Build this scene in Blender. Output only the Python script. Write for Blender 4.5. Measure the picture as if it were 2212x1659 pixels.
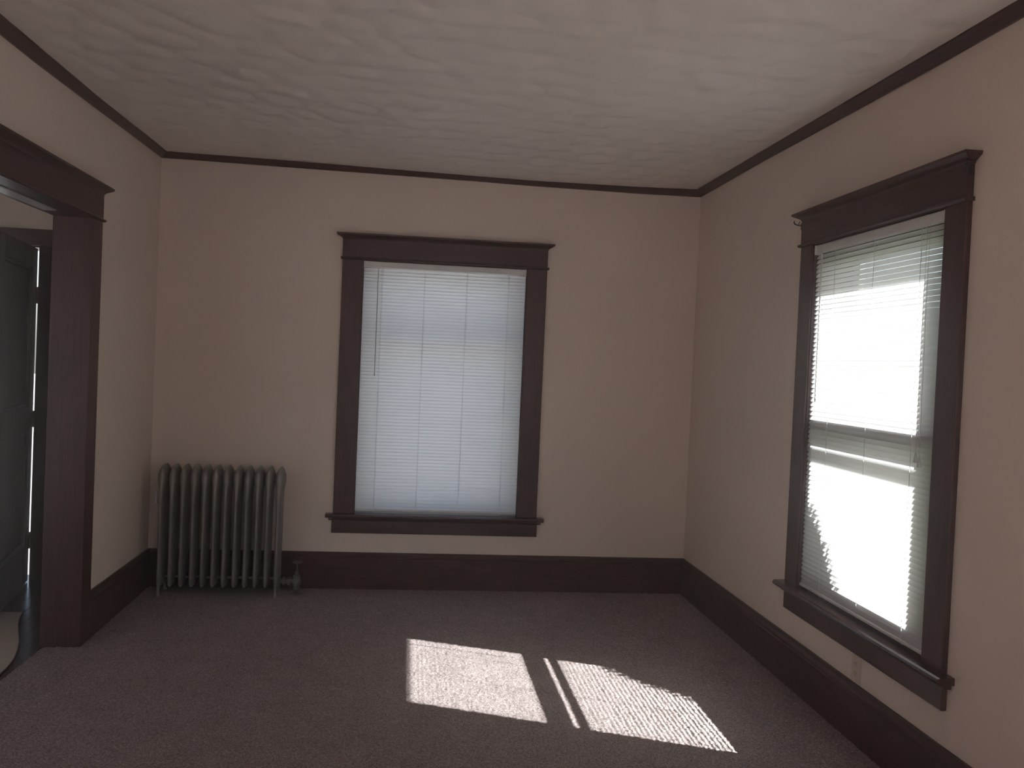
import bpy, bmesh, math, random
import numpy as np
from mathutils import Vector, Matrix

# ------------------------------------------------------------------ clear
for o in list(bpy.data.objects):
    bpy.data.objects.remove(o)
scene = bpy.context.scene
COL = scene.collection
random.seed(7)
rng = np.random.default_rng(7)

# room measures (metres): back wall y = 0, left wall x = 0, camera side y < 0
RW = 3.3616          # width
REAR = -6.9          # rear wall
WIN_B = 1.7402       # centre of the back window (x)
WIN_R = -2.2593      # centre of the right window (y)

# ------------------------------------------------------------------ camera
cam_d = bpy.data.cameras.new('camera')
cam = bpy.data.objects.new('camera', cam_d)
COL.objects.link(cam)
cam_d.sensor_width = 36.0
cam_d.sensor_fit = 'HORIZONTAL'
cam_d.lens = 1962.16 / 2212.0 * 36.0
cam_d.clip_start = 0.02
cam_d.clip_end = 300
rgt = Vector((0.99263961, -0.11303663, 0.04346639))
upv = Vector((-0.04066224, 0.02699683, 0.99880817))
fwd = Vector((0.11407536, 0.99322399, -0.0222018))
cam.matrix_world = Matrix(((rgt.x, upv.x, -fwd.x, 1.53047),
                           (rgt.y, upv.y, -fwd.y, -5.72409),
                           (rgt.z, upv.z, -fwd.z, 1.45137),
                           (0, 0, 0, 1)))
scene.camera = cam

# ------------------------------------------------------------------ sky, sun, exposure
SUN_TRAVEL = Vector((-0.978, 0.410, -1.0)).normalized()
SUN_ENERGY = 8.7
SKY_STRENGTH = 0.135
EXPOSURE = 2.26

world = bpy.data.worlds.new('sky')
scene.world = world
world.use_nodes = True
wn = world.node_tree
wn.nodes.clear()
w_out = wn.nodes.new('ShaderNodeOutputWorld')
w_bg = wn.nodes.new('ShaderNodeBackground')
w_sky = wn.nodes.new('ShaderNodeTexSky')
w_sky.sky_type = 'NISHITA'
w_sky.sun_disc = False
w_sky.sun_elevation = math.asin(-SUN_TRAVEL.z)
w_sky.sun_rotation = math.atan2(-SUN_TRAVEL.x, -SUN_TRAVEL.y)
w_sky.air_density = 1.0
w_sky.dust_density = 3.0
w_sky.ozone_density = 1.0
w_bg.inputs['Strength'].default_value = SKY_STRENGTH
w_mix = wn.nodes.new('ShaderNodeMixRGB')          # thin high haze: a paler sky
w_mix.inputs['Fac'].default_value = 0.48
w_mix.inputs['Color2'].default_value = (1.0, 0.95, 0.97, 1)
wn.links.new(w_sky.outputs['Color'], w_mix.inputs['Color1'])
wn.links.new(w_mix.outputs['Color'], w_bg.inputs['Color'])
wn.links.new(w_bg.outputs['Background'], w_out.inputs['Surface'])

sun_d = bpy.data.lights.new('sun', 'SUN')
sun_d.energy = SUN_ENERGY
sun_d.angle = math.radians(0.50)
sun_d.color = (1.0, 0.975, 0.945)
sun = bpy.data.objects.new('sun', sun_d)
COL.objects.link(sun)
sun.rotation_euler = SUN_TRAVEL.to_track_quat('-Z', 'Y').to_euler()
sun.location = (8, -6, 8)

scene.view_settings.view_transform = 'Standard'
scene.view_settings.look = 'None'
scene.view_settings.gamma = 1.0
scene.view_settings.use_curve_mapping = False
scene.view_settings.exposure = EXPOSURE
scene.cycles.max_bounces = 8
scene.cycles.diffuse_bounces = 5
scene.cycles.transmission_bounces = 6
scene.cycles.glossy_bounces = 2
scene.cycles.transparent_max_bounces = 16
scene.cycles.use_adaptive_sampling = True
scene.cycles.adaptive_threshold = 0.07
scene.cycles.adaptive_min_samples = 16
scene.cycles.use_light_tree = False
scene.cycles.volume_bounces = 2
scene.cycles.caustics_reflective = False
scene.cycles.caustics_refractive = False
scene.cycles.sample_clamp_indirect = 20.0
scene.cycles.use_denoising = True

# ------------------------------------------------------------------ materials
def srgb(r, g, b):
    f = lambda c: (c / 255 / 12.92) if c / 255 <= 0.04045 else ((c / 255 + 0.055) / 1.055) ** 2.4
    return (f(r), f(g), f(b), 1)

def new_mat(name):
    m = bpy.data.materials.new(name)
    m.use_nodes = True
    nt = m.node_tree
    nt.nodes.clear()
    out = nt.nodes.new('ShaderNodeOutputMaterial')
    b = nt.nodes.new('ShaderNodeBsdfPrincipled')
    nt.links.new(b.outputs['BSDF'], out.inputs['Surface'])
    return m, nt, b, out

def add_noise(nt, scale, detail=3, rough=0.55, dist=0.0, mapping=None, coord='Object'):
    tc = nt.nodes.new('ShaderNodeTexCoord')
    n = nt.nodes.new('ShaderNodeTexNoise')
    n.inputs['Scale'].default_value = scale
    n.inputs['Detail'].default_value = detail
    n.inputs['Roughness'].default_value = rough
    n.inputs['Distortion'].default_value = dist
    if mapping:
        mp = nt.nodes.new('ShaderNodeMapping')
        mp.inputs['Scale'].default_value = mapping
        nt.links.new(tc.outputs[coord], mp.inputs['Vector'])
        nt.links.new(mp.outputs['Vector'], n.inputs['Vector'])
    else:
        nt.links.new(tc.outputs[coord], n.inputs['Vector'])
    return n

def ramp(nt, src, stops):
    r = nt.nodes.new('ShaderNodeValToRGB')
    e = r.color_ramp.elements
    e[0].position, e[0].color = stops[0]
    e[1].position, e[1].color = stops[-1]
    for p, c in stops[1:-1]:
        x = e.new(p)
        x.color = c
    nt.links.new(src, r.inputs['Fac'])
    return r

def add_bump(nt, b, src, strength, dist):
    bp = nt.nodes.new('ShaderNodeBump')
    bp.inputs['Strength'].default_value = strength
    bp.inputs['Distance'].default_value = dist
    nt.links.new(src, bp.inputs['Height'])
    nt.links.new(bp.outputs['Normal'], b.inputs['Normal'])

def simple_mat(name, c0, c1, scale, rough=0.6, bump=0.0, bump_d=0.001, metallic=0.0, mapping=None, detail=3, spec=0.5):
    m, nt, b, out = new_mat(name)
    n = add_noise(nt, scale, detail, mapping=mapping)
    r = ramp(nt, n.outputs['Fac'], [(0.3, c0), (0.7, c1)])
    nt.links.new(r.outputs['Color'], b.inputs['Base Color'])
    b.inputs['Roughness'].default_value = rough
    b.inputs['Metallic'].default_value = metallic
    b.inputs['Specular IOR Level'].default_value = spec
    if bump:
        add_bump(nt, b, n.outputs['Fac'], bump, bump_d)
    return m

def wall_mat(name, c0, c1, rough=0.75, spec=0.25):
    m, nt, b, out = new_mat(name)
    n1 = add_noise(nt, 1.3, 4)
    r = ramp(nt, n1.outputs['Fac'], [(0.3, c0), (0.7, c1)])
    nt.links.new(r.outputs['Color'], b.inputs['Base Color'])
    n2 = add_noise(nt, 190, 3, 0.6)
    add_bump(nt, b, n2.outputs['Fac'], 0.25, 0.0012)
    b.inputs['Roughness'].default_value = rough
    b.inputs['Specular IOR Level'].default_value = spec
    return m

M_WALL = wall_mat('beige_wall_paint', (0.69, 0.595, 0.525, 1), (0.72, 0.625, 0.555, 1))
M_CEIL = wall_mat('ceiling_plaster', (0.74, 0.695, 0.65, 1), (0.77, 0.725, 0.68, 1), 0.5, 0.5)
M_HALLW = wall_mat('hall_wall_paint', (0.60, 0.53, 0.46, 1), (0.64, 0.57, 0.50, 1))

def wood_mat(name, dark, light, rough, mapping):
    m, nt, b, out = new_mat(name)
    n = add_noise(nt, 9, 5, 0.6, 0.6, mapping)
    n2 = add_noise(nt, 2.2, 2)
    r = ramp(nt, n.outputs['Fac'], [(0.3, dark), (0.72, light)])
    mx = nt.nodes.new('ShaderNodeMixRGB')
    mx.blend_type = 'MULTIPLY'
    mx.inputs['Fac'].default_value = 0.45
    r2 = ramp(nt, n2.outputs['Fac'], [(0.3, (0.6, 0.6, 0.6, 1)), (0.7, (1.15, 1.1, 1.1, 1))])
    nt.links.new(r.outputs['Color'], mx.inputs['Color1'])
    nt.links.new(r2.outputs['Color'], mx.inputs['Color2'])
    nt.links.new(mx.outputs['Color'], b.inputs['Base Color'])
    b.inputs['Roughness'].default_value = rough
    b.inputs['Specular IOR Level'].default_value = 0.32
    add_bump(nt, b, n.outputs['Fac'], 0.08, 0.001)
    return m

W_D, W_L = (0.033, 0.0125, 0.0130, 1), (0.075, 0.030, 0.031, 1)
M_WOOD_X = wood_mat('mahogany_grain_along', W_D, W_L, 0.40, (0.6, 8, 8))
M_WOOD_Z = wood_mat('mahogany_grain_up', W_D, W_L, 0.40, (8, 8, 0.6))
M_WOOD_Y = wood_mat('mahogany_grain_deep', W_D, W_L, 0.40, (8, 0.6, 8))
M_STOOL = wood_mat('varnished_stool_wood', W_D, W_L, 0.20, (0.6, 8, 8))
M_STOOL.node_tree.nodes['Principled BSDF'].inputs['Specular IOR Level'].default_value = 0.6
M_DOOR = wood_mat('dark_door_wood', (0.060, 0.055, 0.050, 1), (0.105, 0.098, 0.088, 1), 0.33, (8, 8, 0.6))
M_PLANK = wood_mat('hall_plank_wood', (0.055, 0.035, 0.025, 1), (0.12, 0.075, 0.05, 1), 0.22, (8, 0.5, 8))
M_SASH = simple_mat('painted_sash', (0.30, 0.28, 0.26, 1), (0.36, 0.34, 0.31, 1), 6, 0.5)
M_PALE = simple_mat('white_sash_paint', (0.66, 0.66, 0.66, 1), (0.72, 0.72, 0.71, 1), 6, 0.5)
M_STORM = simple_mat('storm_aluminium', (0.42, 0.42, 0.43, 1), (0.5, 0.5, 0.5, 1), 12, 0.4, metallic=0.4)
M_RAD = simple_mat('radiator_paint', (0.195, 0.185, 0.172, 1), (0.265, 0.255, 0.240, 1), 14, 0.42, 0.12, 0.002, metallic=0.35)
M_VALVE = simple_mat('tarnished_valve', (0.10, 0.095, 0.085, 1), (0.18, 0.17, 0.15, 1), 30, 0.45, metallic=0.4)
M_IRON = simple_mat('black_iron', (0.010, 0.010, 0.010, 1), (0.022, 0.020, 0.020, 1), 30, 0.5, metallic=0.3)
M_PLASTIC = simple_mat('white_blind_plastic', (0.62, 0.62, 0.62, 1), (0.68, 0.68, 0.67, 1), 20, 0.45)
M_TASSEL = simple_mat('frosted_tassel', (0.50, 0.50, 0.50, 1), (0.56, 0.56, 0.56, 1), 20, 0.4)
M_OUTLET = simple_mat('painted_outlet', (0.56, 0.46, 0.38, 1), (0.60, 0.50, 0.41, 1), 30, 0.45)
M_SLOT = simple_mat('outlet_slot_dark', (0.03, 0.025, 0.02, 1), (0.05, 0.04, 0.03, 1), 30, 0.6)
M_PALE_METAL = simple_mat('pale_metal', (0.58, 0.58, 0.57, 1), (0.66, 0.66, 0.64, 1), 10, 0.3, metallic=0.5)
M_MAT = simple_mat('beige_mat_fabric', (0.36, 0.31, 0.26, 1), (0.43, 0.375, 0.31, 1), 120, 0.9, 0.4, 0.002)
M_HINGE = simple_mat('brass_hinge', (0.10, 0.075, 0.04, 1), (0.16, 0.12, 0.06, 1), 30, 0.4, metallic=0.8)
M_SOIL = simple_mat('pale_paving', (0.13, 0.127, 0.13, 1), (0.18, 0.175, 0.18, 1), 3, 0.95, detail=6)
M_LEAF = simple_mat('shrub_leaf', (0.035, 0.075, 0.02, 1), (0.08, 0.14, 0.04, 1), 5, 0.6)
M_BARK = simple_mat('shrub_bark', (0.07, 0.05, 0.035, 1), (0.12, 0.09, 0.06, 1), 12, 0.9)
M_EXT = simple_mat('outside_siding', (0.55, 0.54, 0.5, 1), (0.62, 0.6, 0.56, 1), 3, 0.8)

def slat_mat(name, trans, col):
    """thin vinyl slat: part of the light goes through"""
    m, nt, b, out = new_mat(name)
    n = add_noise(nt, 5, 2)
    r = ramp(nt, n.outputs['Fac'], [(0.3, tuple(c * 0.97 for c in col) + (1,)), (0.7, tuple(col) + (1,))])
    nt.links.new(r.outputs['Color'], b.inputs['Base Color'])
    b.inputs['Roughness'].default_value = 0.45
    b.inputs['Specular IOR Level'].default_value = 0.35
    t = nt.nodes.new('ShaderNodeBsdfTranslucent')
    nt.links.new(r.outputs['Color'], t.inputs['Color'])
    mx = nt.nodes.new('ShaderNodeMixShader')
    mx.inputs['Fac'].default_value = trans
    nt.links.new(b.outputs['BSDF'], mx.inputs[1])
    nt.links.new(t.outputs['BSDF'], mx.inputs[2])
    nt.links.new(mx.outputs['Shader'], out.inputs['Surface'])
    return m

M_SLAT = slat_mat('white_vinyl_slat', 0.58, (0.80, 0.80, 0.81))

def glass_mat():
    m = bpy.data.materials.new('window_glass')
    m.use_nodes = True
    nt = m.node_tree
    nt.nodes.clear()
    out = nt.nodes.new('ShaderNodeOutputMaterial')
    tr = nt.nodes.new('ShaderNodeBsdfTransparent')
    tr.inputs['Color'].default_value = (0.95, 0.965, 0.96, 1)
    gl = nt.nodes.new('ShaderNodeBsdfGlossy')
    gl.inputs['Roughness'].default_value = 0.02
    mx = nt.nodes.new('ShaderNodeMixShader')
    mx.inputs['Fac'].default_value = 0.06
    nt.links.new(tr.outputs[0], mx.inputs[1])
    nt.links.new(gl.outputs[0], mx.inputs[2])
    nt.links.new(mx.outputs[0], out.inputs['Surface'])
    return m
M_GLASS = glass_mat()

def carpet_mat():
    m, nt, b, out = new_mat('taupe_carpet')
    n1 = add_noise(nt, 150, 2, 0.7)
    n2 = add_noise(nt, 7, 4, 0.6)
    r1 = ramp(nt, n1.outputs['Fac'], [(0.33, (0.15, 0.123, 0.123, 1)), (0.5, (0.265, 0.221, 0.221, 1)), (0.68, (0.43, 0.368, 0.368, 1))])
    r2 = ramp(nt, n2.outputs['Fac'], [(0.3, (0.9, 0.9, 0.9, 1)), (0.7, (1.06, 1.06, 1.06, 1))])
    mx = nt.nodes.new('ShaderNodeMixRGB')
    mx.blend_type = 'MULTIPLY'
    mx.inputs['Fac'].default_value = 1
    nt.links.new(r1.outputs['Color'], mx.inputs['Color1'])
    nt.links.new(r2.outputs['Color'], mx.inputs['Color2'])
    nt.links.new(mx.outputs['Color'], b.inputs['Base Color'])
    b.inputs['Roughness'].default_value = 1.0
    b.inputs['Specular IOR Level'].default_value = 0.05
    n3 = add_noise(nt, 260, 2, 0.7)
    add_bump(nt, b, n3.outputs['Fac'], 0.6, 0.004)
    return m
M_CARPET = carpet_mat()

# ------------------------------------------------------------------ mesh helpers
class MB:
    def __init__(self):
        self.v, self.f = [], []

    def box(self, x0, x1, y0, y1, z0, z1):
        n = len(self.v)
        self.v += [(x0, y0, z0), (x1, y0, z0), (x1, y1, z0), (x0, y1, z0),
                   (x0, y0, z1), (x1, y0, z1), (x1, y1, z1), (x0, y1, z1)]
        for f in ((0, 3, 2, 1), (4, 5, 6, 7), (0, 1, 5, 4), (1, 2, 6, 5), (2, 3, 7, 6), (3, 0, 4, 7)):
            self.f.append(tuple(n + i for i in f))
        return self

    def loft(self, rings, cap=True, closed=True):
        """rings: list of equal-length point lists"""
        n = len(self.v)
        k = len(rings[0])
        for r in rings:
            self.v += [tuple(p) for p in r]
        for i in range(len(rings) - 1):
            for j in range(k if closed else k - 1):
                a = n + i * k + j
                b_ = n + i * k + (j + 1) % k
                self.f.append((a, b_, b_ + k, a + k))
        if cap:
            self.f.append(tuple(n + j for j in reversed(range(k))))
            self.f.append(tuple(n + (len(rings) - 1) * k + j for j in range(k)))
        return self

    def lathe(self, prof, cx, cy, cz, seg=16, axis='z'):
        rings = []
        for (r, h) in prof:
            ring = []
            for s in range(seg):
                a = 2 * math.pi * s / seg
                p, q = r * math.cos(a), r * math.sin(a)
                if axis == 'z':
                    ring.append((cx + p, cy + q, cz + h))
                elif axis == 'x':
                    ring.append((cx + h, cy + p, cz + q))
                else:
                    ring.append((cx + q, cy + h, cz + p))
            rings.append(ring)
        return self.loft(rings)

    def tube(self, pts, r, seg=8):
        rings = []
        pts = [Vector(p) for p in pts]
        for i, p in enumerate(pts):
            d = (pts[min(i + 1, len(pts) - 1)] - pts[max(i - 1, 0)]).normalized()
            a = Vector((0, 0, 1)) if abs(d.z) < 0.9 else Vector((1, 0, 0))
            s = d.cross(a).normalized()
            t = d.cross(s).normalized()
            rad = r[i] if isinstance(r, (list, tuple)) else r
            rings.append([p + s * math.cos(2 * math.pi * k / seg) * rad + t * math.sin(2 * math.pi * k / seg) * rad for k in range(seg)])
        return self.loft(rings)

    def torus(self, c, R_, r, seg=24, sub=8):
        n = len(self.v)
        for i in range(seg):
            a = 2 * math.pi * i / seg
            for j in range(sub):
                b_ = 2 * math.pi * j / sub
                self.v.append((c[0] + (R_ + r * math.cos(b_)) * math.cos(a), c[1] + (R_ + r * math.cos(b_)) * math.sin(a), c[2] + r * math.sin(b_)))
        for i in range(seg):
            for j in range(sub):
                a0 = n + i * sub + j
                a1 = n + i * sub + (j + 1) % sub
                b0 = n + ((i + 1) % seg) * sub + j
                b1 = n + ((i + 1) % seg) * sub + (j + 1) % sub
                self.f.append((a0, b0, b1, a1))
        return self

    def mesh(self, name, mat, smooth=False, bevel=0.0, bevel_seg=2):
        me = bpy.data.meshes.new(name)
        me.from_pydata([tuple(p) for p in self.v], [], self.f)
        bm = bmesh.new()
        bm.from_mesh(me)
        bmesh.ops.recalc_face_normals(bm, faces=bm.faces)
        if bevel:
            bmesh.ops.bevel(bm, geom=[e for e in bm.edges if len(e.link_faces) == 2 and e.calc_face_angle(0) > 0.6],
                            offset=bevel, segments=bevel_seg, affect='EDGES', profile=0.5, clamp_overlap=True)
        bm.to_mesh(me)
        bm.free()
        if smooth:
            for p in me.polygons:
                p.use_smooth = True
            try:
                me.set_sharp_from_angle(angle=math.radians(40))
            except Exception:
                pass
        me.materials.append(mat)
        return me

    def build(self, name, mat, parent=None, smooth=False, bevel=0.0, bevel_seg=2):
        return link(name, self.mesh(name, mat, smooth, bevel, bevel_seg), parent)

def link(name, me, parent=None):
    o = bpy.data.objects.new(name, me)
    COL.objects.link(o)
    if parent is not None:
        o.parent = parent
    return o

def empty(name, loc=(0, 0, 0), rz=0.0):
    o = bpy.data.objects.new(name, None)
    o.empty_display_size = 0.1
    COL.objects.link(o)
    o.location = loc
    o.rotation_euler = (0, 0, rz)
    return o

def tag(o, label=None, cat=None, group=None, kind=None):
    if label:
        o['label'] = label
    if cat:
        o['category'] = cat
    if group:
        o['group'] = group
    if kind:
        o['kind'] = kind
    return o

def struct(o, label=None):
    o['kind'] = 'structure'
    if label:
        o['label'] = label
    return o

# ------------------------------------------------------------------ ceiling height (old plaster, a little wavy)
def lerp_tab(t, tab):
    if t <= tab[0][0]:
        return tab[0][1]
    for (a, va), (b, vb) in zip(tab, tab[1:]):
        if t <= b:
            return va + (vb - va) * (t - a) / (b - a)
    return tab[-1][1]

CEIL_BACK = [(0, 2.636), (0.69, 2.630), (1.9, 2.611), (2.25, 2.606), (2.95, 2.6115), (3.3616, 2.622)]
def ceil_z(x, y):
    zb = lerp_tab(x, CEIL_BACK)
    far = 2.616 + 0.006 * x / RW
    t = min(1.0, max(0.0, -y / 1.4))
    t = t * t * (3 - 2 * t)
    return zb * (1 - t) + far * t

CROWN_B = [(0, 2.602), (0.69, 2.5955), (1.9, 2.585), (2.25, 2.579), (2.95, 2.575), (3.3616, 2.579)]
CROWN_L = [(0, 2.602), (1.2, 2.581), (1.79, 2.571), (2.3, 2.5705), (7, 2.571)]
CROWN_R = [(0, 2.579), (1.0, 2.584), (1.55, 2.581), (2.6, 2.577), (3.1, 2.581), (7, 2.578)]

# ------------------------------------------------------------------ walls, floor, ceiling
T = 0.215            # wall thickness
HW = 0.534           # rough half width of a window opening
ZB, ZT = 0.452, 2.075
def wall_boxes(mb, axis, plane0, plane1, a0, a1, z0, z1, holes):
    """slab between plane0/plane1, running a0..a1 along the other axis, with rectangular holes (h0,h1,hz0,hz1)"""
    def add(p, q, r, s):
        if q - p < 1e-6 or s - r < 1e-6:
            return
        if axis == 'y':
            mb.box(p, q, plane0, plane1, r, s)
        else:
            mb.box(plane0, plane1, p, q, r, s)
    cur = a0
    for (h0, h1, hz0, hz1) in sorted(holes):
        add(cur, h0, z0, z1)
        add(h0, h1, z0, hz0)
        add(h0, h1, hz1, z1)
        cur = h1
    add(cur, a1, z0, z1)

mb = MB()
wall_boxes(mb, 'y', 0, T, -0.14, RW + T, -0.1, 2.80, [(WIN_B - HW, WIN_B + HW, ZB, ZT)])
struct(mb.build('wall_back', M_WALL))

# right wall: the window in view and an unseen opening added beside the camera for fill light
R_HOLES = [(WIN_R - HW, WIN_R + HW, ZB, ZT), (-6.6, -5.35, ZB, ZT)]
mb = MB()
wall_boxes(mb, 'x', RW, RW + T, REAR - T, 0, -0.1, 2.80, R_HOLES)
struct(mb.build('wall_right', M_WALL))

OP0, OP1, OPZ = -3.10, -1.20, 2.056      # cased opening in the left wall
LW = 0.14                                # left wall thickness
mb = MB()
wall_boxes(mb, 'x', -LW, 0, REAR - T, 0, -0.1, 2.80, [(OP0 - 0.02, OP1 + 0.02, -0.1, OPZ + 0.02)])
struct(mb.build('wall_left', M_WALL))

mb = MB()
wall_boxes(mb, 'y', REAR - T, REAR, 0, RW, -0.1, 2.80, [(1.0, 2.3, ZB, ZT)])  # hole out of view in the rear wall, added as fill light
struct(mb.build('wall_rear', M_WALL))

# ceiling with trowelled fan swirls (real relief)
def build_ceiling():
    step = 0.0105
    xs = np.arange(-0.02, RW + 0.02 + step, step)
    ys = np.arange(0.02, -4.6 - step, -step)
    X, Y = np.meshgrid(xs, ys)
    Hh = np.zeros_like(X)
    R0 = 0.150
    base_ang = math.radians(-32)
    ax, ay = math.cos(base_ang), math.sin(base_ang)      # the strokes sweep this way
    rows = []
    k = 0
    a_ = 6.5
    while a_ > -1.5:                                     # the ones furthest along were laid first
        b0 = -6.0 + (0.115 if k % 2 else 0.0)
        while b0 < 3.5:
            px = ax * a_ - ay * b0 + rng.uniform(-0.03, 0.03)
            py = ay * a_ + ax * b0 + rng.uniform(-0.03, 0.03)
            if -0.3 < px < RW + 0.3 and -4.9 < py < 0.3:
                rows.append((px, py))
            b0 += 0.23
        a_ -= 0.150
        k += 1
    for (cx, cy) in rows:
        Rr = R0 * rng.uniform(0.9, 1.15)
        ang = base_ang + math.radians(rng.uniform(-14, 14))
        dx, dy = math.cos(ang), math.sin(ang)
        i0 = max(0, int((cx - (Rr + 0.09) - xs[0]) / step)); i1 = min(len(xs), int((cx + (Rr + 0.09) - xs[0]) / step) + 2)
        j0 = max(0, int((ys[0] - (cy + (Rr + 0.09))) / step)); j1 = min(len(ys), int((ys[0] - (cy - (Rr + 0.09))) / step) + 2)
        if i1 <= i0 or j1 <= j0:
            continue
        sx, sy = X[j0:j1, i0:i1] - cx, Y[j0:j1, i0:i1] - cy
        r = np.sqrt(sx * sx + sy * sy)
        along = sx * dx + sy * dy
        th = np.arctan2(sx * dy - sy * dx, along)
        m = (r < Rr) & (along > -0.05)
        h = 0.001 + 0.0105 * (1 - (r / Rr) ** 2.0) + 0.0003 * np.sin(r * 420 + 2 * np.sin(3 * th)) * (r / Rr)
        sub = Hh[j0:j1, i0:i1]
        sub[m] = h[m]
        skirt = (r >= Rr) & (r < Rr + 0.075) & (along > 0.0)      # the stroke before it dips under the edge of this one
        q = (r[skirt] - Rr) / 0.075
        sub[skirt] = 0.001 + (sub[skirt] - 0.001) * q
    zc = np.vectorize(ceil_z)(X, Y)
    edge = np.minimum(np.minimum(X, RW - X), -Y)
    fade = np.clip((edge - 0.03) / 0.12, 0.12, 1.0)
    Z = zc - Hh * fade
    nx, ny = len(xs), len(ys)
    verts = np.stack([X, Y, Z], -1).reshape(-1, 3)
    idx = np.arange(nx * ny).reshape(ny, nx)
    quads = np.stack([idx[:-1, :-1], idx[:-1, 1:], idx[1:, 1:], idx[1:, :-1]], -1).reshape(-1, 4)
    me = grid_mesh('ceiling', verts, quads)
    me.materials.append(M_CEIL)
    o = link('ceiling', me)
    # the rest of the ceiling behind the photographer, and the slab above
    m2 = MB()
    m2.box(-0.02, RW + 0.02, REAR - 0.02, -4.59, 2.617, 2.70)
    m2.box(-LW, RW + T, REAR - T, T, 2.70, 2.80)
    part = m2.build('ceiling_slab', M_CEIL, o)
    return struct(o)

def grid_mesh(name, verts, quads):
    me = bpy.data.meshes.new(name)
    nv, nq = len(verts), len(quads)
    me.vertices.add(nv)
    me.vertices.foreach_set('co', verts.astype(np.float32).ravel())
    me.loops.add(nq * 4)
    me.loops.foreach_set('vertex_index', quads.astype(np.int32).ravel())
    me.polygons.add(nq)
    me.polygons.foreach_set('loop_start', np.arange(0, nq * 4, 4, dtype=np.int32))
    me.polygons.foreach_set('loop_total', np.full(nq, 4, dtype=np.int32))
    me.polygons.foreach_set('use_smooth', np.ones(nq, dtype=bool))
    me.update(calc_edges=True)
    me.validate()
    return me

build_ceiling()

mb = MB()
mb.box(-LW, RW + T, REAR - T, T, -0.12, -0.002)
struct(mb.build('floor', M_CARPET))

# carpet pile: one piece of uneven pile over the floor in view
def build_carpet():
    step = 0.0052
    xs = np.arange(-0.145, RW + step, step)
    ys = np.arange(0.0, -3.7, -step)
    X, Y = np.meshgrid(xs, ys)
    ny, nx = X.shape
    h = rng.random((ny, nx))
    coarse = rng.random((ny // 3 + 2, nx // 3 + 2))
    h = 0.62 * h + 0.38 * np.kron(coarse, np.ones((3, 3)))[:ny, :nx]
    Xj = X + (rng.random((ny, nx)) - 0.5) * step * 0.7
    Yj = Y + (rng.random((ny, nx)) - 0.5) * step * 0.7
    Z = 0.001 + 0.0075 * h
    Xj[:, 0] = X[:, 0]; Xj[:, -1] = RW; Yj[0, :] = 0
    verts = np.stack([Xj, Yj, Z], -1).reshape(-1, 3)
    idx = np.arange(nx * ny).reshape(ny, nx)
    q = np.stack([idx[:-1, :-1], idx[1:, :-1], idx[1:, 1:], idx[:-1, 1:]], -1)
    cx = (X[:-1, :-1] + X[1:, 1:]) / 2
    cy = (Y[:-1, :-1] + Y[1:, 1:]) / 2
    keep = (cx > 0.0) | ((cy < OP1) & (cy > OP0))
    q = q[keep]
    me = grid_mesh('carpet', verts, q)
    me.materials.append(M_CARPET)
    o = link('carpet', me)
    tag(o, 'taupe cut pile carpet covering the whole floor', 'carpet', kind='stuff')
build_carpet()

# ------------------------------------------------------------------ baseboards
BASE_PROF = [(0.000, 0.0), (0.020, 0.0), (0.020, 0.186), (0.0165, 0.190), (0.0165, 0.196), (0.021, 0.199), (0.0225, 0.205), (0.019, 0.212),
             (0.013, 0.219), (0.0105, 0.226), (0.0105, 0.233), (0.0, 0.233)]
def base_run(name, p0, p1, nrm, mat, m0=0, m1=0):
    """p0->p1 along wall foot; nrm into the room; m0/m1 mitre sign (+1 = shorten with depth)"""
    d = (Vector(p1) - Vector(p0)).normalized()
    n = Vector(nrm)
    mb_ = MB()
    mb_.loft([[Vector(p0) + n * a + Vector((0, 0, z)) + d * a * m0 for a, z in BASE_PROF],
              [Vector(p1) + n * a + Vector((0, 0, z)) - d * a * m1 for a, z in BASE_PROF]])
    return struct(mb_.build(name, mat))
base_run('baseboard_back', (0, 0, 0), (RW, 0, 0), (0, -1, 0), M_WOOD_X, 1, 1)
base_run('baseboard_left', (0, -1.07, 0), (0, 0, 0), (1, 0, 0), M_WOOD_Y, 0, 1)
base_run('baseboard_right', (RW, REAR, 0), (RW, 0, 0), (-1, 0, 0), M_WOOD_Y, 0, 1)

# ------------------------------------------------------------------ crown moulding
def crown(name, pts, nrm, mat):
    """pts: list of (x, y, z_bottom, z_top, shift along wall per depth) ; cove profile"""
    mb_ = MB()
    n = Vector(nrm)
    prof = [(0.0, 0.0), (0.010, 0.0), (0.012, 0.12), (0.020, 0.35), (0.032, 0.62), (0.038, 0.80), (0.040, 0.90), (0.040, 1.15), (0.0, 1.15)]
    rings = []
    for (x, y, zb, zt, sx, sy) in pts:
        rings.append([Vector((x, y, zb + (zt - zb) * t)) + n * a + Vector((sx * a, sy * a, 0)) for a, t in prof])
    mb_.loft(rings)
    return struct(mb_.build(name, mat))
N = 60
pts = []
for i in range(N + 1):
    x = RW * i / N
    z1 = ceil_z(x, -0.04)
    jag = 0.0 if i in (0, N) else random.uniform(-0.0012, 0.0012)
    sx = 1 if i == 0 else (-1 if i == N else 0)
    pts.append((x, 0, lerp_tab(x, CROWN_B), z1 + jag, sx, 0))
crown('trim_1', pts, (0, -1, 0), M_WOOD_X)
pts = []
for i in range(N + 1):
    y = -6.9 * i / N
    pts.append((0, y, lerp_tab(-y, CROWN_L), ceil_z(0.04, y) + (0 if i == 0 else random.uniform(-0.001, 0.001)), 0, -1 if i == 0 else 0))
crown('trim_2', pts, (1, 0, 0), M_WOOD_Y)
pts = []
for i in range(N + 1):
    y = -6.9 * i / N
    pts.append((RW, y, lerp_tab(-y, CROWN_R), ceil_z(RW - 0.04, y) + (0 if i == 0 else random.uniform(-0.001, 0.001)), 0, -1 if i == 0 else 0))
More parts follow.
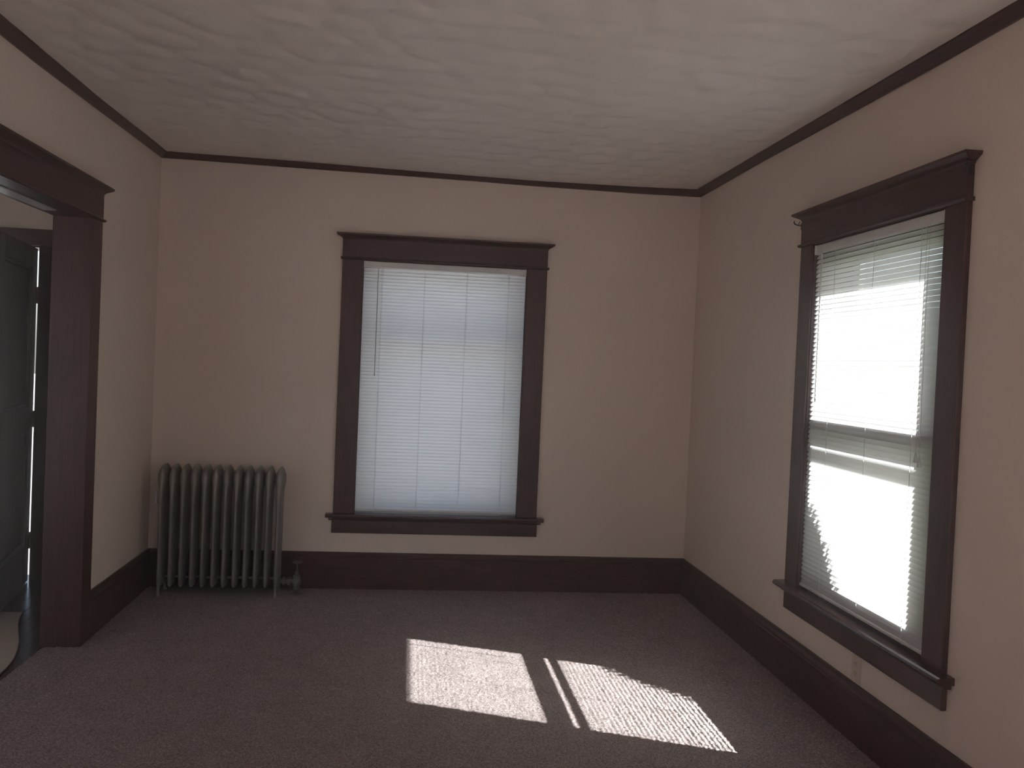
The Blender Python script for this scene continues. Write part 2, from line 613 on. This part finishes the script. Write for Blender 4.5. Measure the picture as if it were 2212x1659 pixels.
crown('trim_3', pts, (-1, 0, 0), M_WOOD_Y)

# ------------------------------------------------------------------ windows (local: X right as seen from inside, Y outwards, Z up)
def cornice_mesh(mb_, half, z0, z1):
    lay = [(0.000, 0.001, 0.024), (0.20, 0.004, 0.028), (0.38, 0.014, 0.036), (0.62, 0.030, 0.052), (0.74, 0.036, 0.060), (1.0, 0.037, 0.061)]
    rings = []
    for t, ox, py in lay:
        z = z0 + (z1 - z0) * t
        rings.append([(-half - ox, 0, z), (-half - ox, -py, z), (half + ox, -py, z), (half + ox, 0, z)])
    mb_.loft(rings)

def make_window(name, loc, rz, meet=1.282, dy=0.0, paint=None):
    paint = paint or M_WOOD_X
    w = struct(empty(name, loc, rz))
    for s in (-1, 1):
        x0, x1 = sorted((s * 0.514, s * 0.639))
        MB().box(x0, x1, -0.022, 0, 0.478, 2.056).build('side_casing', M_WOOD_Z, w, bevel=0.003)
        # inner edge bead of the casing
        x0, x1 = sorted((s * 0.506, s * 0.516))
        MB().box(x0, x1, -0.014, 0.0, 0.478, 2.050).build('casing_bead', M_WOOD_Z, w, bevel=0.003)
    MB().box(-0.640, 0.640, -0.024, 0, 2.068, 2.180).build('head_casing', M_WOOD_X, w, bevel=0.002)
    mb_ = MB()
    prof = [(-0.000, 0), (-0.028, 0), (-0.034, 0.003), (-0.036, 0.007), (-0.034, 0.011), (-0.028, 0.014), (0, 0.014)]
    mb_.loft([[(-0.649, y, 2.055 + z) for y, z in prof], [(0.649, y, 2.055 + z) for y, z in prof]])
    mb_.build('head_bead', M_WOOD_X, w)
    mb_ = MB()
    cornice_mesh(mb_, 0.641, 2.178, 2.213)
    mb_.build('cornice', M_WOOD_X, w)
    mb_ = MB()
    prof = [(0.028, 0.452), (0.028, 0.480), (-0.052, 0.478), (-0.060, 0.475), (-0.064, 0.467), (-0.062, 0.459), (-0.054, 0.455), (-0.046, 0.449), (-0.036, 0.440), (-0.022, 0.434), (-0.0, 0.434)]
    rings = []
    for x, k in ((-0.681, 0), (-0.681 + 0.006, 1), (0.681 - 0.006, 1), (0.681, 0)):
        rings.append([(x, y if k or y > -0.06 else y + 0.006, z) for y, z in prof])
    stool = MB()
    # board with rounded nose; the ends run past the casing
    p2 = [(0.0, 0.453), (0.0, 0.478), (-0.052, 0.478), (-0.060, 0.474), (-0.063, 0.466), (-0.060, 0.458), (-0.052, 0.453)]
    stool.loft([[(-0.681, y, z) for y, z in p2], [(0.681, y, z) for y, z in p2]])
    stool.box(-0.514, 0.514, 0.0, 0.028, 0.453, 0.478)
    # cove moulding under it
    p3 = [(0.0, 0.434), (0.0, 0.453), (-0.048, 0.453), (-0.040, 0.448), (-0.031, 0.442), (-0.024, 0.434)]
    stool.loft([[(-0.664, y, z) for y, z in p3], [(0.664, y, z) for y, z in p3]])
    stool.build('stool', M_STOOL, w)
    MB().box(-0.645, 0.645, -0.020, 0, 0.355, 0.436).build('apron', M_WOOD_X, w, bevel=0.003)
    # jamb lining
    mb_ = MB()
    mb_.box(-0.534, -0.514, 0, T, 0.452, 2.075)
    mb_.box(0.514, 0.534, 0, T, 0.452, 2.075)
    mb_.box(-0.514, 0.514, 0, T, 2.050, 2.075)
    mb_.build('jamb_lining', M_WOOD_Z, w)
    MB().box(-0.514, 0.514, 0.029, T + 0.03, 0.440, 0.479).build('outer_sill', M_SASH, w, bevel=0.003)
    def sash(nm, y0, y1, z0, z1, bot, top, mat, st):
        m_ = MB()
        m_.box(-0.514, -0.514 + st, y0, y1, z0, z1)
        m_.box(0.514 - st, 0.514, y0, y1, z0, z1)
        m_.box(-0.514 + st, 0.514 - st, y0, y1, z0, z0 + bot)
        m_.box(-0.514 + st, 0.514 - st, y0, y1, z1 - top, z1)
        s_ = m_.build(nm, mat, w)
        yc = (y0 + y1) / 2
        MB().box(-0.514 + st - 0.004, 0.514 - st + 0.004, yc - 0.0015, yc + 0.0015, z0 + bot - 0.004, z1 - top + 0.004).build('pane', M_GLASS, s_)
        return s_
    sash('lower_sash', 0.030 + dy, 0.063 + dy, 0.480, meet, 0.092 if dy == 0 else 0.06, 0.068 if dy == 0 else 0.035, paint, 0.050 if dy == 0 else 0.035)
    sash('upper_sash', 0.068 + dy, 0.101 + dy, meet - 0.0395, 2.048, 0.040, 0.079 if dy == 0 else 0.04, paint, 0.050 if dy == 0 else 0.035)
    st = MB()
    st.box(-0.514, -0.461, 0.183, 0.208, 0.480, 2.050)
    st.box(0.461, 0.514, 0.183, 0.208, 0.480, 2.050)
    st.box(-0.461, 0.461, 0.183, 0.208, 0.480, 0.520)
    if dy == 0:
        st.box(-0.461, 0.461, 0.183, 0.208, meet, meet + 0.027)
    st.box(-0.461, 0.461, 0.183, 0.208, 2.025, 2.050)
    so = st.build('storm_frame', M_STORM, w)
    for (a, b_) in (((0.518, meet + 0.002), (meet + 0.025, 2.027)) if dy == 0 else ((0.518, 2.027),)):
        MB().box(-0.463, 0.463, 0.194, 0.197, a, b_).build('pane', M_GLASS, so)
    return w

make_window('window_1', (WIN_B, 0, 0), 0.0, 1.60, 0.06, M_PALE)
make_window('window_2', (RW, WIN_R, 0), -math.pi / 2)

# ------------------------------------------------------------------ mini blinds
def slat_mesh(half, width, crown_h, mat):
    """thin curved strip with rounded corners; X along, Y across (outwards), Z normal"""
    across = [-0.5, -0.36, -0.18, 0.0, 0.18, 0.36, 0.5]
    inset = [0.006, 0.0018, 0.0, 0.0, 0.0, 0.0018, 0.006]
    v, f = [], []
    cols = 6
    for a, ins in zip(across, inset):
        y = a * width
        z = crown_h * (1 - (2 * a) ** 2)
        for c in range(cols + 1):
            x = -half + 2 * half * c / cols
            if c == 0:
                x += ins
            if c == cols:
                x -= ins
            v.append((x, y, z))
    k = cols + 1
    for i in range(len(across) - 1):
        for c in range(cols):
            f.append((i * k + c, i * k + c + 1, (i + 1) * k + c + 1, (i + 1) * k + c))
    me = bpy.data.meshes.new('slat')
    me.from_pydata(v, [], f)
    for p in me.polygons:
        p.use_smooth = True
    me.materials.append(mat)
    return me

def make_blind(loc, rz, tilt, ladders, label, lift_cords, half, sag=None, name='mini_blind'):
    b = empty(name, loc, rz)
    tag(b, label, 'window blind', 'mini blinds hung in the two windows')
    YC = 0.004
    # head rail: folded channel
    hr = MB()
    hr.box(-half, half, YC - 0.0145, YC + 0.0145, 2.012, 2.049)
    hr.build('head_rail', M_PLASTIC, b, bevel=0.003)
    for s in (-1, 1):
        MB().box(s * half - 0.004 if s < 0 else s * half - 0.016, s * half + 0.016 if s < 0 else s * half + 0.004,
                 YC - 0.0175, YC + 0.016, 2.006, 2.0495).build('mounting_bracket', M_PLASTIC, b, bevel=0.002)
    pitch = 0.0208
    top = 1.996
    n = 72
    me = slat_mesh(half - 0.002, 0.0252, 0.0018, M_SLAT)
    for i in range(n):
        z = top - i * pitch
        o = link('slat', me, b)
        o.location = (random.uniform(-0.0012, 0.0012), YC, z)
        o.rotation_euler = (tilt + random.uniform(-0.018, 0.018), random.uniform(-0.0006, 0.0006), 0)
    zlast = top - (n - 1) * pitch
    br = MB()
    br.box(-half + 0.001, half - 0.001, YC - 0.011, YC + 0.011, zlast - 0.026, zlast - 0.012)
    br.build('bottom_rail', M_PLASTIC, b, bevel=0.003)
    off = 0.0126 * math.cos(tilt) + 0.0012
    for x in ladders:
        lad = MB()
        for s in (-1, 1):
            lad.tube([(x, YC + s * off, 2.012), (x, YC + s * off, zlast - 0.014)], 0.0007, 5)
        lad.tube([(x + 0.004, YC - off - 0.001, 2.012), (x + 0.004, YC - off - 0.001, zlast - 0.014)], 0.0006, 5)
        lad.build('ladder_cord', M_SLAT, b)
        MB().lathe([(0.003, 0.0), (0.004, 0.002), (0.004, 0.005), (0.002, 0.007)], x, YC, zlast - 0.032, 10).build('cord_plug', M_PLASTIC, b, smooth=True)
    # tilt wand
    wd = MB()
    wx = -0.418
    wd.tube([(wx, YC - 0.018, 2.018), (wx, YC - 0.025, 2.010), (wx + 0.001, YC - 0.024, 1.99), (wx + 0.001, YC - 0.0225, 1.355), ], [0.0012, 0.0015, 0.0034, 0.0034], 6)
    wd.lathe([(0.0034, 0.0), (0.0042, 0.002), (0.0042, 0.016), (0.0030, 0.018)], wx + 0.001, YC - 0.0225, 1.340, 8)
    wd.build('tilt_wand', M_TASSEL, b)
    for (x, zb_, lean) in lift_cords:
        c = MB().tube([(x, YC - 0.017, 2.016), (x + lean * 0.3, YC - 0.020, 1.7), (x + lean, YC - 0.020, zb_)], 0.0009, 5).build('lift_cord', M_TASSEL, b)
        MB().lathe([(0.0022, 0.0), (0.0034, -0.004), (0.0048, -0.012), (0.0070, -0.024), (0.0086, -0.034), (0.0078, -0.035)], x + lean, YC - 0.020, zb_, 8).build('tassel', M_TASSEL, c)
    return b

TILT_OPEN = math.radians(61)
TILT_SHUT = math.radians(70)
make_blind((WIN_B, 0, 0), 0.0, TILT_SHUT, (-0.393, -0.130, 0.135, 0.398),
           'closed white mini blind over the window in the far wall', [], 0.511)
make_blind((RW, WIN_R, 0), -math.pi / 2, TILT_OPEN, (-0.322, 0.012, 0.350),
           'half open white mini blind glowing in the sunlit window of the right wall', [(0.402, 1.196, 0.004), (0.418, 1.182, 0.012)], 0.511)

# ------------------------------------------------------------------ curtain rod brackets on the right window
def bracket(sgn, label):
    """wire hook beside the head casing; sgn -1 = left end as seen from inside"""
    b = empty('curtain_bracket', (RW, WIN_R, 0), -math.pi / 2)
    tag(b, label, 'bracket', 'hook brackets on the head casing')
    x = 0.642 * sgn
    m_ = MB()
    m_.tube([(x - 0.008 * sgn, -0.026, 2.158), (x + 0.006 * sgn, -0.032, 2.160), (x + 0.018 * sgn, -0.040, 2.164), (x + 0.027 * sgn, -0.046, 2.170), (x + 0.030 * sgn, -0.048, 2.179), (x + 0.026 * sgn, -0.047, 2.184)], [0.003, 0.003, 0.003, 0.0032, 0.0036, 0.003], 8)
    m_.build('hook', M_IRON, b, smooth=True)
    m_ = MB()
    m_.tube([(x + 0.008 * sgn, -0.033, 2.163), (x + 0.006 * sgn, -0.034, 2.172), (x - 0.004 * sgn, -0.032, 2.176)], 0.0022, 6)
    m_.build('clip', M_IRON, b, smooth=True)
    MB().box(x - 0.003, x + 0.003, -0.026, -0.014, 2.140, 2.170).build('back_plate', M_IRON, b, bevel=0.001)
    m_ = MB()
    m_.lathe([(0.0035, 0.0), (0.0042, 0.003), (0.002, 0.006)], x + 0.004 * sgn, -0.02, 2.140, 8, 'x')
    m_.build('screw', M_IRON, b)
bracket(-1, 'small black curtain hook on the far end of the right window head')
bracket(1, 'small black curtain hook on the near end of the right window head')

# ------------------------------------------------------------------ cased opening in the left wall
def cased_opening():
    t = struct(empty('trim_4', (0, 0, 0)))
    for (a, b_) in ((OP1, OP1 + 0.13), (OP0 - 0.13, OP0)):
        MB().box(0, 0.022, a, b_, 0, OPZ).build('side_casing', M_WOOD_Z, t, bevel=0.003)
    MB().box(0, 0.024, OP0 - 0.13, OP1 + 0.131, OPZ + 0.014, 2.188).build('head_casing', M_WOOD_Y, t, bevel=0.002)
    prof = [(0, 0), (0.028, 0), (0.034, 0.003), (0.036, 0.007), (0.034, 0.011), (0.028, 0.014), (0, 0.014)]
    MB().loft([[(x, OP0 - 0.14, OPZ + z) for x, z in prof], [(x, OP1 + 0.140, OPZ + z) for x, z in prof]]).build('head_bead', M_WOOD_Y, t)
    lay = [(0.000, 0.001, 0.024), (0.20, 0.004, 0.028), (0.38, 0.014, 0.036), (0.62, 0.030, 0.052), (0.74, 0.036, 0.060), (1.0, 0.037, 0.061)]
    rings = []
    for q, ox, px in lay:
        z = 2.186 + 0.037 * q
        a, b_ = OP0 - 0.131 - ox, OP1 + 0.131 + ox
        rings.append([(0, a, z), (px, a, z), (px, b_, z), (0, b_, z)])
    MB().loft(rings).build('cornice', M_WOOD_Y, t)
    for (a, b_) in ((OP1, OP1 + 0.02), (OP0 - 0.02, OP0)):
        MB().box(-LW - 0.004, 0.004, a, b_, 0, OPZ + 0.02).build('side_jamb', M_WOOD_Z, t)
    MB().box(-LW - 0.004, 0.004, OP0, OP1, OPZ, OPZ + 0.02).build('head_jamb', M_WOOD_Y, t)
    MB().box(-0.128, -0.070, OP0, OP1 - 0.21, OPZ - 0.006, OPZ).build('sheen_strip', M_PALE_METAL, t, bevel=0.001)  # pale strip put in for the sheen on the head jamb
    # casing on the hall side
    for (a, b_) in ((OP1, OP1 + 0.12), (OP0 - 0.12, OP0)):
        MB().box(-LW - 0.024, -LW, a, b_, 0, OPZ + 0.12).build('side_casing', M_WOOD_Z, t, bevel=0.003)
    MB().box(-LW - 0.024, -LW, OP0, OP1, OPZ, OPZ + 0.12).build('head_casing', M_WOOD_Y, t, bevel=0.003)
cased_opening()

# ------------------------------------------------------------------ hall beyond the opening
HB = 0.10                      # hall back wall face (y)
HX0 = -2.30                    # hall far side wall
DX0, DX1, DZ = -1.62, -0.715, 2.035     # entry door opening in the hall back wall
mb = MB()
wall_boxes(mb, 'y', HB, HB + T, HX0 - 0.1, -LW, -0.1, 2.80, [(DX0, DX1, -0.1, DZ)])
struct(mb.build('wall_hall_back', M_HALLW))
mb = MB()
mb.box(HX0 - 0.1, HX0, -4.2, HB + T, -0.1, 2.80)
struct(mb.build('wall_hall_side', M_HALLW))
mb = MB()
wall_boxes(mb, 'y', -4.2, -4.1, HX0, -LW, -0.1, 2.80, [(-2.2, -0.9, 0.3, 2.2)])  # unseen opening put in to brighten the hall
struct(mb.build('wall_hall_front', M_HALLW))
mb = MB()
mb.box(HX0 - 0.1, -LW, -4.2, HB + T, 2.62, 2.80)
struct(mb.build('ceiling_hall', M_CEIL))
fl = MB().box(HX0 - 0.1, -0.14, -4.2, HB + T, -0.12, -0.018).build('floor_hall', M_PLANK)
struct(fl)
pw = 0.082
x = -0.150
k = 0
while x - pw > HX0:
    y1 = HB
    first = True
    while y1 > -4.1:
        ln = random.uniform(0.9, 2.0)
        if first:
            ln *= random.uniform(0.4, 1.0)
            first = False
        y0 = max(-4.1, y1 - ln)
        MB().box(x - pw + 0.0012, x - 0.0012, y0 + 0.001, y1 - 0.001, -0.018, -0.0008 + random.uniform(-0.0006, 0.0006)).build('plank', M_PLANK, fl)
        y1 = y0
    x -= pw
    k += 1

# door casing on the hall back wall
t5 = struct(empty('trim_5'))
MB().box(DX1, DX1 + 0.125, HB - 0.022, HB, 0, DZ + 0.005).build('side_casing', M_WOOD_Z, t5, bevel=0.003)
MB().box(DX0 - 0.125, DX0, HB - 0.022, HB, 0, DZ + 0.005).build('side_casing', M_WOOD_Z, t5, bevel=0.003)
MB().box(DX0 - 0.127, DX1 + 0.127, HB - 0.024, HB, DZ + 0.005, DZ + 0.105).build('head_casing', M_WOOD_X, t5, bevel=0.003)
mb = MB()
mb.box(DX1 - 0.004, DX1 + 0.02, HB - 0.005, HB + T, 0, DZ)
mb.box(DX0 - 0.02, DX0 + 0.004, HB - 0.005, HB + T, 0, DZ)
mb.box(DX0, DX1, HB - 0.005, HB + T, DZ - 0.004, DZ + 0.02)
mb.build('door_jamb', M_WOOD_Z, t5)

# entry door, standing open into the hall (local: X along from the hinge, Y thickness)
def entry_door():
    ang = math.atan2(-0.605, 0.107)
    d = struct(empty('door_1', (DX1 - 0.0035, HB - 0.027, 0.006), ang))
    Wd, Hd, Td = 0.885, 2.015, 0.042
    y0, y1 = -Td, 0.0
    for (a, b_) in ((0.0, 0.115), (Wd - 0.115, Wd)):
        MB().box(a, b_, y0, y1, 0, Hd).build('stile', M_DOOR, d, bevel=0.003)
    for (a, b_) in ((0.0, 0.23), (0.92, 1.07), (Hd - 0.12, Hd)):
        MB().box(0.115, Wd - 0.115, y0, y1, a, b_).build('rail', M_DOOR, d, bevel=0.003)
    for (a, b_) in ((0.23, 0.92), (1.07, Hd - 0.12)):
        mm = MB()
        mm.box(0.115, Wd - 0.115, y0 + 0.014, y1 - 0.014, a, b_)
        mm.build('panel', M_DOOR, d)
        mm = MB()
        for (p, q, r, s) in ((0.115, 0.135, a, b_), (Wd - 0.135, Wd - 0.115, a, b_), (0.135, Wd - 0.135, a, a + 0.02), (0.135, Wd - 0.135, b_ - 0.02, b_)):
            mm.box(p, q, y0 + 0.006, y1 - 0.006, r, s)
        mm.build('panel_moulding', M_DOOR, d, bevel=0.004)
    for z in (1.735, 0.985, 0.245):
        h = MB()
        h.lathe([(0.0065, -0.05), (0.0065, 0.05)], -0.006, y1 + 0.004, z, 10)
        h.box(-0.004, 0.05, y1, y1 + 0.002, z - 0.045, z + 0.045)
        h.build('hinge', M_HINGE, d)
entry_door()

# beige mat on the hall floor
def hall_mat():
    edge = [(-0.47, -0.62), (-0.445, -0.72), (-0.40, -0.85), (-0.345, -0.98), (-0.285, -1.12), (-0.240, -1.25), (-0.205, -1.38), (-0.185, -1.50), (-0.178, -1.62), (-0.176, -1.90), (-0.19, -2.10)]
    out_ = edge + [(-0.85, -2.12), (-1.0, -2.0), (-1.02, -0.75), (-0.95, -0.62)]
    m_ = MB()
    m_.loft([[(x_, y_, 0.0005) for x_, y_ in out_], [(x_, y_, 0.007) for x_, y_ in out_]])
    o = m_.build('floor_mat', M_MAT)
    tag(o, 'beige mat with a curved edge on the dark hall floor', 'mat')
    e = MB().tube([(x_, y_, 0.005) for x_, y_ in out_] + [(out_[0][0], out_[0][1], 0.004)], 0.0032, 6)
    e.build('bound_edge', M_DOOR, o)
hall_mat()

# ------------------------------------------------------------------ radiator
def radiator():
    rad = empty('radiator', (0.0, 0.0, 0.0))
    tag(rad, 'old grey cast iron column radiator in the far left corner', 'radiator')
    n = 12
    xa, xb = 0.126, 0.798
    YF, YB = -0.252, -0.068
    pitch = (xb - xa) / (n - 1)
    yc = (YF + YB) / 2
    hd = (YB - YF) / 2
    def ring(hw, hd_, z, waist):
        """plan outline: two columns joined by a narrower web"""
        out = []
        seg = 28
        for s in range(seg):
            a = 2 * math.pi * s / seg
            c, si = math.cos(a), math.sin(a)
            # superellipse body
            yy = hd_ * math.copysign(abs(si) ** 0.75, si)
            xx = hw * math.copysign(abs(c) ** 0.8, c)
            w_ = 1 - waist * math.exp(-((abs(yy) - hd_ * 0.0) / (hd_ * 0.24)) ** 2)
            out.append((xx * w_, yc + yy, z))
        return out
    prof = [  # z, half width, half depth factor, waist
        (0.052, 0.006, 0.62, 0.0), (0.058, 0.012, 0.80, 0.0), (0.072, 0.0150, 0.93, 0.0), (0.095, 0.0165, 0.98, 0.0), (0.125, 0.0167, 1.0, 0.0),
        (0.160, 0.0165, 1.0, 0.06), (0.20, 0.0163, 1.0, 0.1), (0.40, 0.0165, 1.0, 0.1), (0.60, 0.0172, 1.0, 0.1), (0.640, 0.0205, 1.0, 0.06),
        (0.672, 0.0265, 1.0, 0.0), (0.700, 0.0285, 0.985, 0.0), (0.722, 0.0265, 0.95, 0.0), (0.742, 0.0205, 0.88, 0.0), (0.758, 0.0120, 0.78, 0.0), (0.768, 0.0050, 0.66, 0.0), (0.772, 0.0012, 0.55, 0.0)]
    sec = MB()
    sec.loft([ring(hw, hd * f_, z, w_) for z, hw, f_, w_ in prof])
    me = sec.mesh('section', M_RAD, smooth=True)
    for p in me.polygons:
        p.use_smooth = True
    for i in range(n):
        o = link('section', me, rad)
        o.location = (xa + i * pitch, 0, 0)
        if i in (0, n - 1):
            for (yy, nm) in ((YF + 0.022, 'leg'), (YB - 0.022, 'leg')):
                lg = MB()
                cx = 0
                rr = []
                for (z, w_, dy) in ((0.105, 0.014, 0.0), (0.07, 0.011, -0.002), (0.035, 0.0085, -0.004), (0.014, 0.009, -0.006), (0.004, 0.014, -0.008), (0.0, 0.015, -0.008)):
                    s_ = 1 if yy < yc else -1
                    rr.append([(cx + w_ * math.cos(2 * math.pi * q / 10), yy + s_ * dy + w_ * math.sin(2 * math.pi * q / 10), z + 0.004) for q in range(10)])
                lg.loft(rr)
                lg.build(nm, M_RAD, o, smooth=True)
    # nipples between the sections
    nip = MB()
    for z in (0.100, 0.690):
        nip.lathe([(0.009, xa - 0.01), (0.009, xb + 0.01)], 0, yc, z, 14, 'x')
    nip.build('nipple', M_RAD, rad, smooth=True)
    # end plug with air vent on the left
    av = MB()
    av.lathe([(0.004, 0.0), (0.004, 0.028)], xa - 0.045, yc, 0.555, 8, 'x')
    av.lathe([(0.006, 0.0), (0.0105, 0.004), (0.0105, 0.052), (0.0085, 0.062), (0.0045, 0.068), (0.0045, 0.078), (0.001, 0.080)], xa - 0.047, yc, 0.535, 12)
    av.build('air_vent', M_PALE_METAL, rad, smooth=True)
    # supply valve on the right
    vx, vy = 0.912, yc + 0.01
    vb = MB()
    vb.lathe([(0.015, 0.010), (0.015, 0.030), (0.021, 0.034), (0.021, 0.046), (0.017, 0.050), (0.024, 0.062), (0.027, 0.078), (0.026, 0.094), (0.020, 0.102), (0.021, 0.106), (0.021, 0.118), (0.013, 0.124), (0.0125, 0.128), (0.0125, 0.142), (0.006, 0.146)], vx, vy, 0, 14)
    valve = vb.build('valve', M_VALVE, rad, smooth=True)
    un = MB()
    un.lathe([(0.014, xb + 0.012), (0.014, 0.826), (0.023, 0.828), (0.023, 0.842), (0.017, 0.844), (0.017, 0.856), (0.026, 0.858), (0.027, 0.878), (0.020, 0.882), (0.018, vx - 0.015)], 0, vy, 0.082, 10, 'x')
    un.build('union_nut', M_VALVE, valve)
    st = MB().lathe([(0.0042, 0.140), (0.0042, 0.190)], vx, vy, 0, 8)
    st.build('stem', M_VALVE, valve)
    hw = MB()
    hw.torus((vx, vy, 0.196), 0.024, 0.0052, 22, 8)
    hw.lathe([(0.007, 0.186), (0.008, 0.192), (0.007, 0.201), (0.002, 0.203)], vx, vy, 0, 10)
    for q in range(4):
        a = math.pi / 4 + q * math.pi / 2
        hw.tube([(vx, vy, 0.195), (vx + 0.024 * math.cos(a), vy + 0.024 * math.sin(a), 0.196)], 0.0032, 6)
    hw.build('handwheel', M_VALVE, valve, smooth=True)
    es = MB().lathe([(0.047, 0.006), (0.046, 0.009), (0.030, 0.013), (0.018, 0.018), (0.015, 0.022)], vx, vy, 0, 20)
    es.build('floor_flange', M_VALVE, valve, smooth=True)
radiator()

# ------------------------------------------------------------------ wall outlet under the right window
def outlet():
    o = empty('wall_outlet', (RW, -2.300, 0.294), -math.pi / 2)
    tag(o, 'beige painted double socket outlet under the right window', 'outlet')
    p = MB()
    p.box(-0.037, 0.037, -0.0055, 0.0, -0.0585, 0.0585)
    p.build('cover_plate', M_OUTLET, o, bevel=0.002)
    for z in (0.0195, -0.0195):
        r_ = MB()
        pts_ = []
        for q in range(20):
            a = 2 * math.pi * q / 20
            pts_.append((0.0165 * math.cos(a), max(-0.0135, min(0.0135, 0.0165 * math.sin(a)))))
        r_.loft([[(x_, -0.0054, z + y_) for x_, y_ in pts_], [(x_, -0.0072, z + y_) for x_, y_ in pts_]])
        rr = r_.build('receptacle', M_OUTLET, o)
        s_ = MB()
        s_.box(-0.0075, -0.0055, -0.0078, -0.0070, z - 0.001, z + 0.008)
        s_.box(0.0055, 0.0075, -0.0078, -0.0070, z - 0.001, z + 0.007)
        s_.lathe([(0.0025, -0.0078), (0.0025, -0.0070)], 0, 0, 0, 8, 'y')
        for i in range(len(s_.v) - 16, len(s_.v)):
            v_ = s_.v[i]
            s_.v[i] = (v_[0], v_[1], v_[2] + z - 0.007)
        s_.build('slot', M_SLOT, rr)
    MB().lathe([(0.003, -0.0072), (0.003, -0.0055)], 0, 0, 0, 10, 'y').build('screw', M_OUTLET, o)
outlet()

# ------------------------------------------------------------------ outside: lawn and an unseen shrub, added and shaped to shade a corner of the right window
mb = MB()
mb.box(-60, 60, -60, 60, -0.75, -0.65)
struct(mb.build('ground', M_SOIL))

def shrub():
    # silhouette as seen by the sun: tangent to the two rays that graze the shaded corner of the window
    sd = -SUN_TRAVEL
    e1 = sd.cross(Vector((0, 0, 1))).normalized()
    e2 = e1.cross(sd).normalized()
    P1, P2 = Vector((3.366, -1.80, 0.86)), Vector((3.366, -2.09, 0.545))
    a = Vector((P1.dot(e1), P1.dot(e2)))
    b_ = Vector((P2.dot(e1), P2.dot(e2)))
    r0 = 1.25
    mid, d = (a + b_) / 2, (b_ - a)
    nrm = Vector((-d.y, d.x)).normalized()
    low = Vector((3.366, -1.5, 0.4))
    if (Vector((low.dot(e1), low.dot(e2))) - mid).dot(nrm) < 0:
        nrm = -nrm
    c2 = mid + nrm * math.sqrt(r0 * r0 - (d.length / 2) ** 2)
    base = e1 * c2.x + e2 * c2.y
    t = (4.95 - base.x) / sd.x
    c = base + sd * t
    s = empty('shrub', (c.x, c.y, -0.65))
    tag(s, 'rounded green shrub added out of view to shade the right window', 'shrub')
    hz = c.z + 0.65
    rr = random.Random(3)
    bm = bmesh.new()
    bmesh.ops.create_icosphere(bm, subdivisions=5, radius=r0 - 0.02)
    for v in bm.verts:
        v.co *= 1 + rr.uniform(-0.008, 0.008)
        v.co.z = max(v.co.z + hz, 0.25)
    me = bpy.data.meshes.new('foliage_mass')
    bm.to_mesh(me)
    bm.free()
    me.materials.append(M_LEAF)
    link('foliage_mass', me, s)
    v, f = [], []
    for i in range(9000):
        d3 = Vector((rr.gauss(0, 1), rr.gauss(0, 1), rr.gauss(0, 1))).normalized()
        p = d3 * (r0 - 0.03 + 0.05 * rr.random())
        p.z += hz
        if p.z < 0.25:
            continue
        q = Vector((rr.gauss(0, 1), rr.gauss(0, 1), rr.gauss(0, 1))).normalized()
        w_ = q.cross(d3)
        w_ = w_.normalized() if w_.length > 0.01 else Vector((1, 0, 0))
        L, Wf = 0.026 + 0.012 * rr.random(), 0.011
        k_ = len(v)
        v += [tuple(p - q * L), tuple(p + w_ * Wf), tuple(p + q * L), tuple(p - w_ * Wf)]
        f.append((k_, k_ + 1, k_ + 2, k_ + 3))
    me = bpy.data.meshes.new('leaves')
    me.from_pydata(v, [], f)
    me.materials.append(M_LEAF)
    tag(link('leaves', me, s), kind='stuff')
    MB().tube([(0, 0, 0), (0.03, 0.02, 0.3), (0, 0, 0.6)], [0.09, 0.07, 0.06], 8).build('stem', M_BARK, s)
shrub()

# ------------------------------------------------------------------ faint haze added through room and hall to imitate veiling lens glare
def glare_haze():
    m = bpy.data.materials.new('glare_scatter')
    m.use_nodes = True
    nt = m.node_tree
    nt.nodes.clear()
    out = nt.nodes.new('ShaderNodeOutputMaterial')
    sc = nt.nodes.new('ShaderNodeVolumeScatter')
    sc.inputs['Color'].default_value = (1, 1, 1, 1)
    sc.inputs['Density'].default_value = HAZE
    sc.inputs['Anisotropy'].default_value = HAZE_G
    nt.links.new(sc.outputs['Volume'], out.inputs['Volume'])
    o = MB().box(HX0 - 0.05, RW + 0.15, REAR - 0.1, HB + 0.12, -0.05, 2.75).build('glare_haze', m)
    tag(o, 'thin haze added in the room to imitate veiling glare', 'haze', kind='stuff')
HAZE = 0.017
HAZE_G = 0.91
glare_haze()
